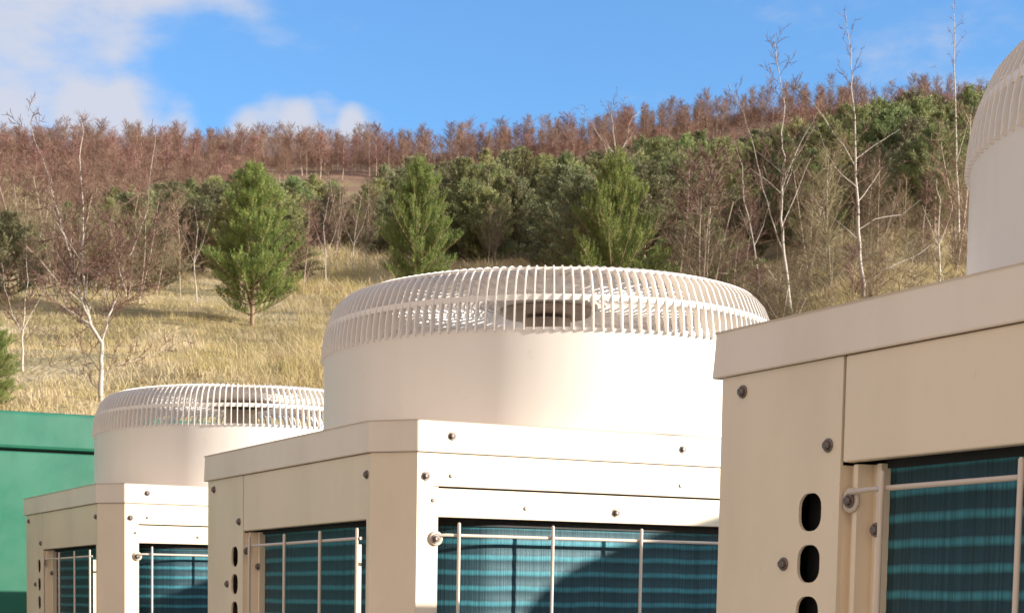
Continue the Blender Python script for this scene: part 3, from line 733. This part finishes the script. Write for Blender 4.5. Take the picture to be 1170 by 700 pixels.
# ------------------------------------------------------------------ grass
gP = []; gL = []; gW = []
rg = np.random.default_rng(4)
def patch(n, u0, u1, s0, s1, h, blades, w):
    for _ in range(n):
        u = rg.uniform(u0, u1); s = s0*(s1/s0)**rg.uniform() ; d = ray(u, 300); x, y = d.x*s, d.y*s
        cl = noise.noise(Vector((x*.16, y*.16, 5.)))
        if cl < -.42: continue
        hh = h*(1+.9*cl)*rg.uniform(.6,1.25); k = blades
        for j in range(k):
            px, py = x+rg.normal()*.16, y+rg.normal()*.16
            gP.append((px, py)); gL.append(max(.08, hh*rg.uniform(.5,1.15))); gW.append(w*rg.uniform(.6,1.2))
patch(9500, -60, 1230, 24, 80, .27, 12, .014)
patch(2600, 330, 760, 34, 80, .50, 12, .013)
patch(2600, 320, 680, 74, 112, .62, 11, .022)
patch(1300, -40, 1230, 26, 84, .5, 14, .012)
gP = np.array(gP); n = len(gP); s_ = gP[:,0]*SX+gP[:,1]*SY; q_ = gP[:,0]*SY-gP[:,1]*SX
Z = np.array([height(a, b_) for a, b_ in zip(s_, q_)]); P = np.column_stack([gP, Z-.03])
D = norm(rg.normal(size=(n,3))*np.array([.30,.30,0])+np.array([-.10,.06,1.])); L = np.array(gL); W = np.array(gW)
side = norm(np.cross(D, rg.normal(size=(n,3)))); mid = P+D*L[:,None]*.55; bend = np.column_stack([rg.normal(size=n)*.25-.1, rg.normal(size=n)*.25, np.zeros(n)])
end = P+D*L[:,None]+bend*L[:,None]; wv = W[:,None]/2
V = np.stack([P-side*wv, P+side*wv, mid+side*wv*.8, mid-side*wv*.8, end+side*wv*.2, end-side*wv*.2], 1).reshape(-1,3)
base = np.arange(n)[:,None]*6; F = np.concatenate([base+np.array([0,1,2,3]), base+np.array([3,2,4,5])])
me = npmesh('dry_grass', V, F)
tag(link('dry_grass', me, STRAW), 'straw coloured dry grass tussocks covering the slope', 'grass', kind='stuff')

# ------------------------------------------------------------------ light and sky
SUN_AZ, SUN_EL = 133., 13.6                 # azimuth from +Y towards +X
sd = Vector((math.sin(R(SUN_AZ))*math.cos(R(SUN_EL)), math.cos(R(SUN_AZ))*math.cos(R(SUN_EL)), math.sin(R(SUN_EL))))
L_ = bpy.data.lights.new('sun', 'SUN'); L_.energy = 5.0; L_.angle = R(.5); L_.color = (1,.92,.80)
so = bpy.data.objects.new('sun', L_); COL.objects.link(so); so.rotation_euler = sd.to_track_quat('Z','Y').to_euler(); so.location = sd*50
w = bpy.data.worlds.new('World'); scene.world = w; w.use_nodes = True; nt = w.node_tree; bg = nt.nodes['Background']
sky = nd(nt, 'ShaderNodeTexSky', sky_type='NISHITA', sun_disc=False, sun_elevation=R(SUN_EL), sun_rotation=R(SUN_AZ)); sky.air_density = 1.; sky.dust_density = 1.1; sky.ozone_density = 1.5; sky.altitude = 200
tc = nd(nt, 'ShaderNodeTexCoord')
mp = nd(nt, 'ShaderNodeMapping'); mp.inputs['Scale'].default_value = (1,1,2.2); nt.links.new(tc.outputs['Generated'], mp.inputs[0])
nz = nd(nt, 'ShaderNodeTexNoise', Scale=6.5, Detail=9., Roughness=.58); nt.links.new(mp.outputs[0], nz.inputs[0])
def blob(u, v, rad_out, rad_in, amp):
    d = ray(u, v).normalized(); dp = nd(nt, 'ShaderNodeVectorMath', operation='DOT_PRODUCT'); nt.links.new(tc.outputs['Generated'], dp.inputs[0]); dp.inputs[1].default_value = d
    mr = nd(nt, 'ShaderNodeMapRange', interpolation_type='SMOOTHSTEP'); nt.links.new(dp.outputs['Value'], mr.inputs[0]); mr.inputs[1].default_value = math.cos(R(rad_out)); mr.inputs[2].default_value = math.cos(R(rad_in)); mr.inputs[4].default_value = amp
    return mr.outputs[0]
acc = None
for args in ((-60,10,9.,1.,.34),(150,0,4.8,.5,.28),(225,82,2.6,.3,-.45),(-60,150,5,1,.30),(110,138,1.6,.2,.40),(175,130,1.7,.2,.50),(245,150,1.7,.2,.50),(310,148,1.7,.2,.52),(370,146,1.6,.2,.58),(420,140,1.1,.2,.55),(600,-900,12,2,-.1)):
    o = blob(*args)
    if acc is None: acc = o
    else:
        m = nd(nt, 'ShaderNodeMath', operation='ADD'); nt.links.new(acc, m.inputs[0]); nt.links.new(o, m.inputs[1]); acc = m.outputs[0]
nzs = nd(nt, 'ShaderNodeMath', operation='MULTIPLY_ADD'); nt.links.new(nz.outputs[0], nzs.inputs[0]); nzs.inputs[1].default_value = 2.2; nzs.inputs[2].default_value = -.6
m = nd(nt, 'ShaderNodeMath', operation='ADD'); nt.links.new(acc, m.inputs[0]); nt.links.new(nzs.outputs[0], m.inputs[1])
mr = nd(nt, 'ShaderNodeMapRange', interpolation_type='SMOOTHSTEP'); nt.links.new(m.outputs[0], mr.inputs[0]); mr.inputs[1].default_value = .64; mr.inputs[2].default_value = 1.22; mr.inputs[4].default_value = .9
tint = mix(nt, sky.outputs[0], (.76,1.17,1.62), 1.0, 'MULTIPLY')
cloud = mix(nt, tint, (3.75,3.8,4.2), mr.outputs[0])
acc2 = None
# unseen warm cloud layer added behind and left of the viewer as warm fill
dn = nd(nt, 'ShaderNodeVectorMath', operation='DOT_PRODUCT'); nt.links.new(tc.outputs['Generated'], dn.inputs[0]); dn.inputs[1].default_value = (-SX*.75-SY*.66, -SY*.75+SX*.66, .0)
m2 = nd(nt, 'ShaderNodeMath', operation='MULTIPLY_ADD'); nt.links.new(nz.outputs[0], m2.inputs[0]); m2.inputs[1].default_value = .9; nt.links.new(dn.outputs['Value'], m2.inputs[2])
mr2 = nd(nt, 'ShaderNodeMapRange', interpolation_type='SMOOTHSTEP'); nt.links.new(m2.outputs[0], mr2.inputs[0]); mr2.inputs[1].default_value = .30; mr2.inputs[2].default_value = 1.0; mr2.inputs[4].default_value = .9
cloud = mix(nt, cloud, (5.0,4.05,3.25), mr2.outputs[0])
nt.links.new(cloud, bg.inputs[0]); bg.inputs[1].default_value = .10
scene.view_settings.view_transform = 'Standard'; scene.view_settings.look = 'None'; scene.view_settings.gamma = 1; scene.view_settings.exposure = .9
scene.render.engine = 'CYCLES'; scene.cycles.max_bounces = 6; scene.cycles.diffuse_bounces = 4
scene.render.resolution_x = 1024; scene.render.resolution_y = 612
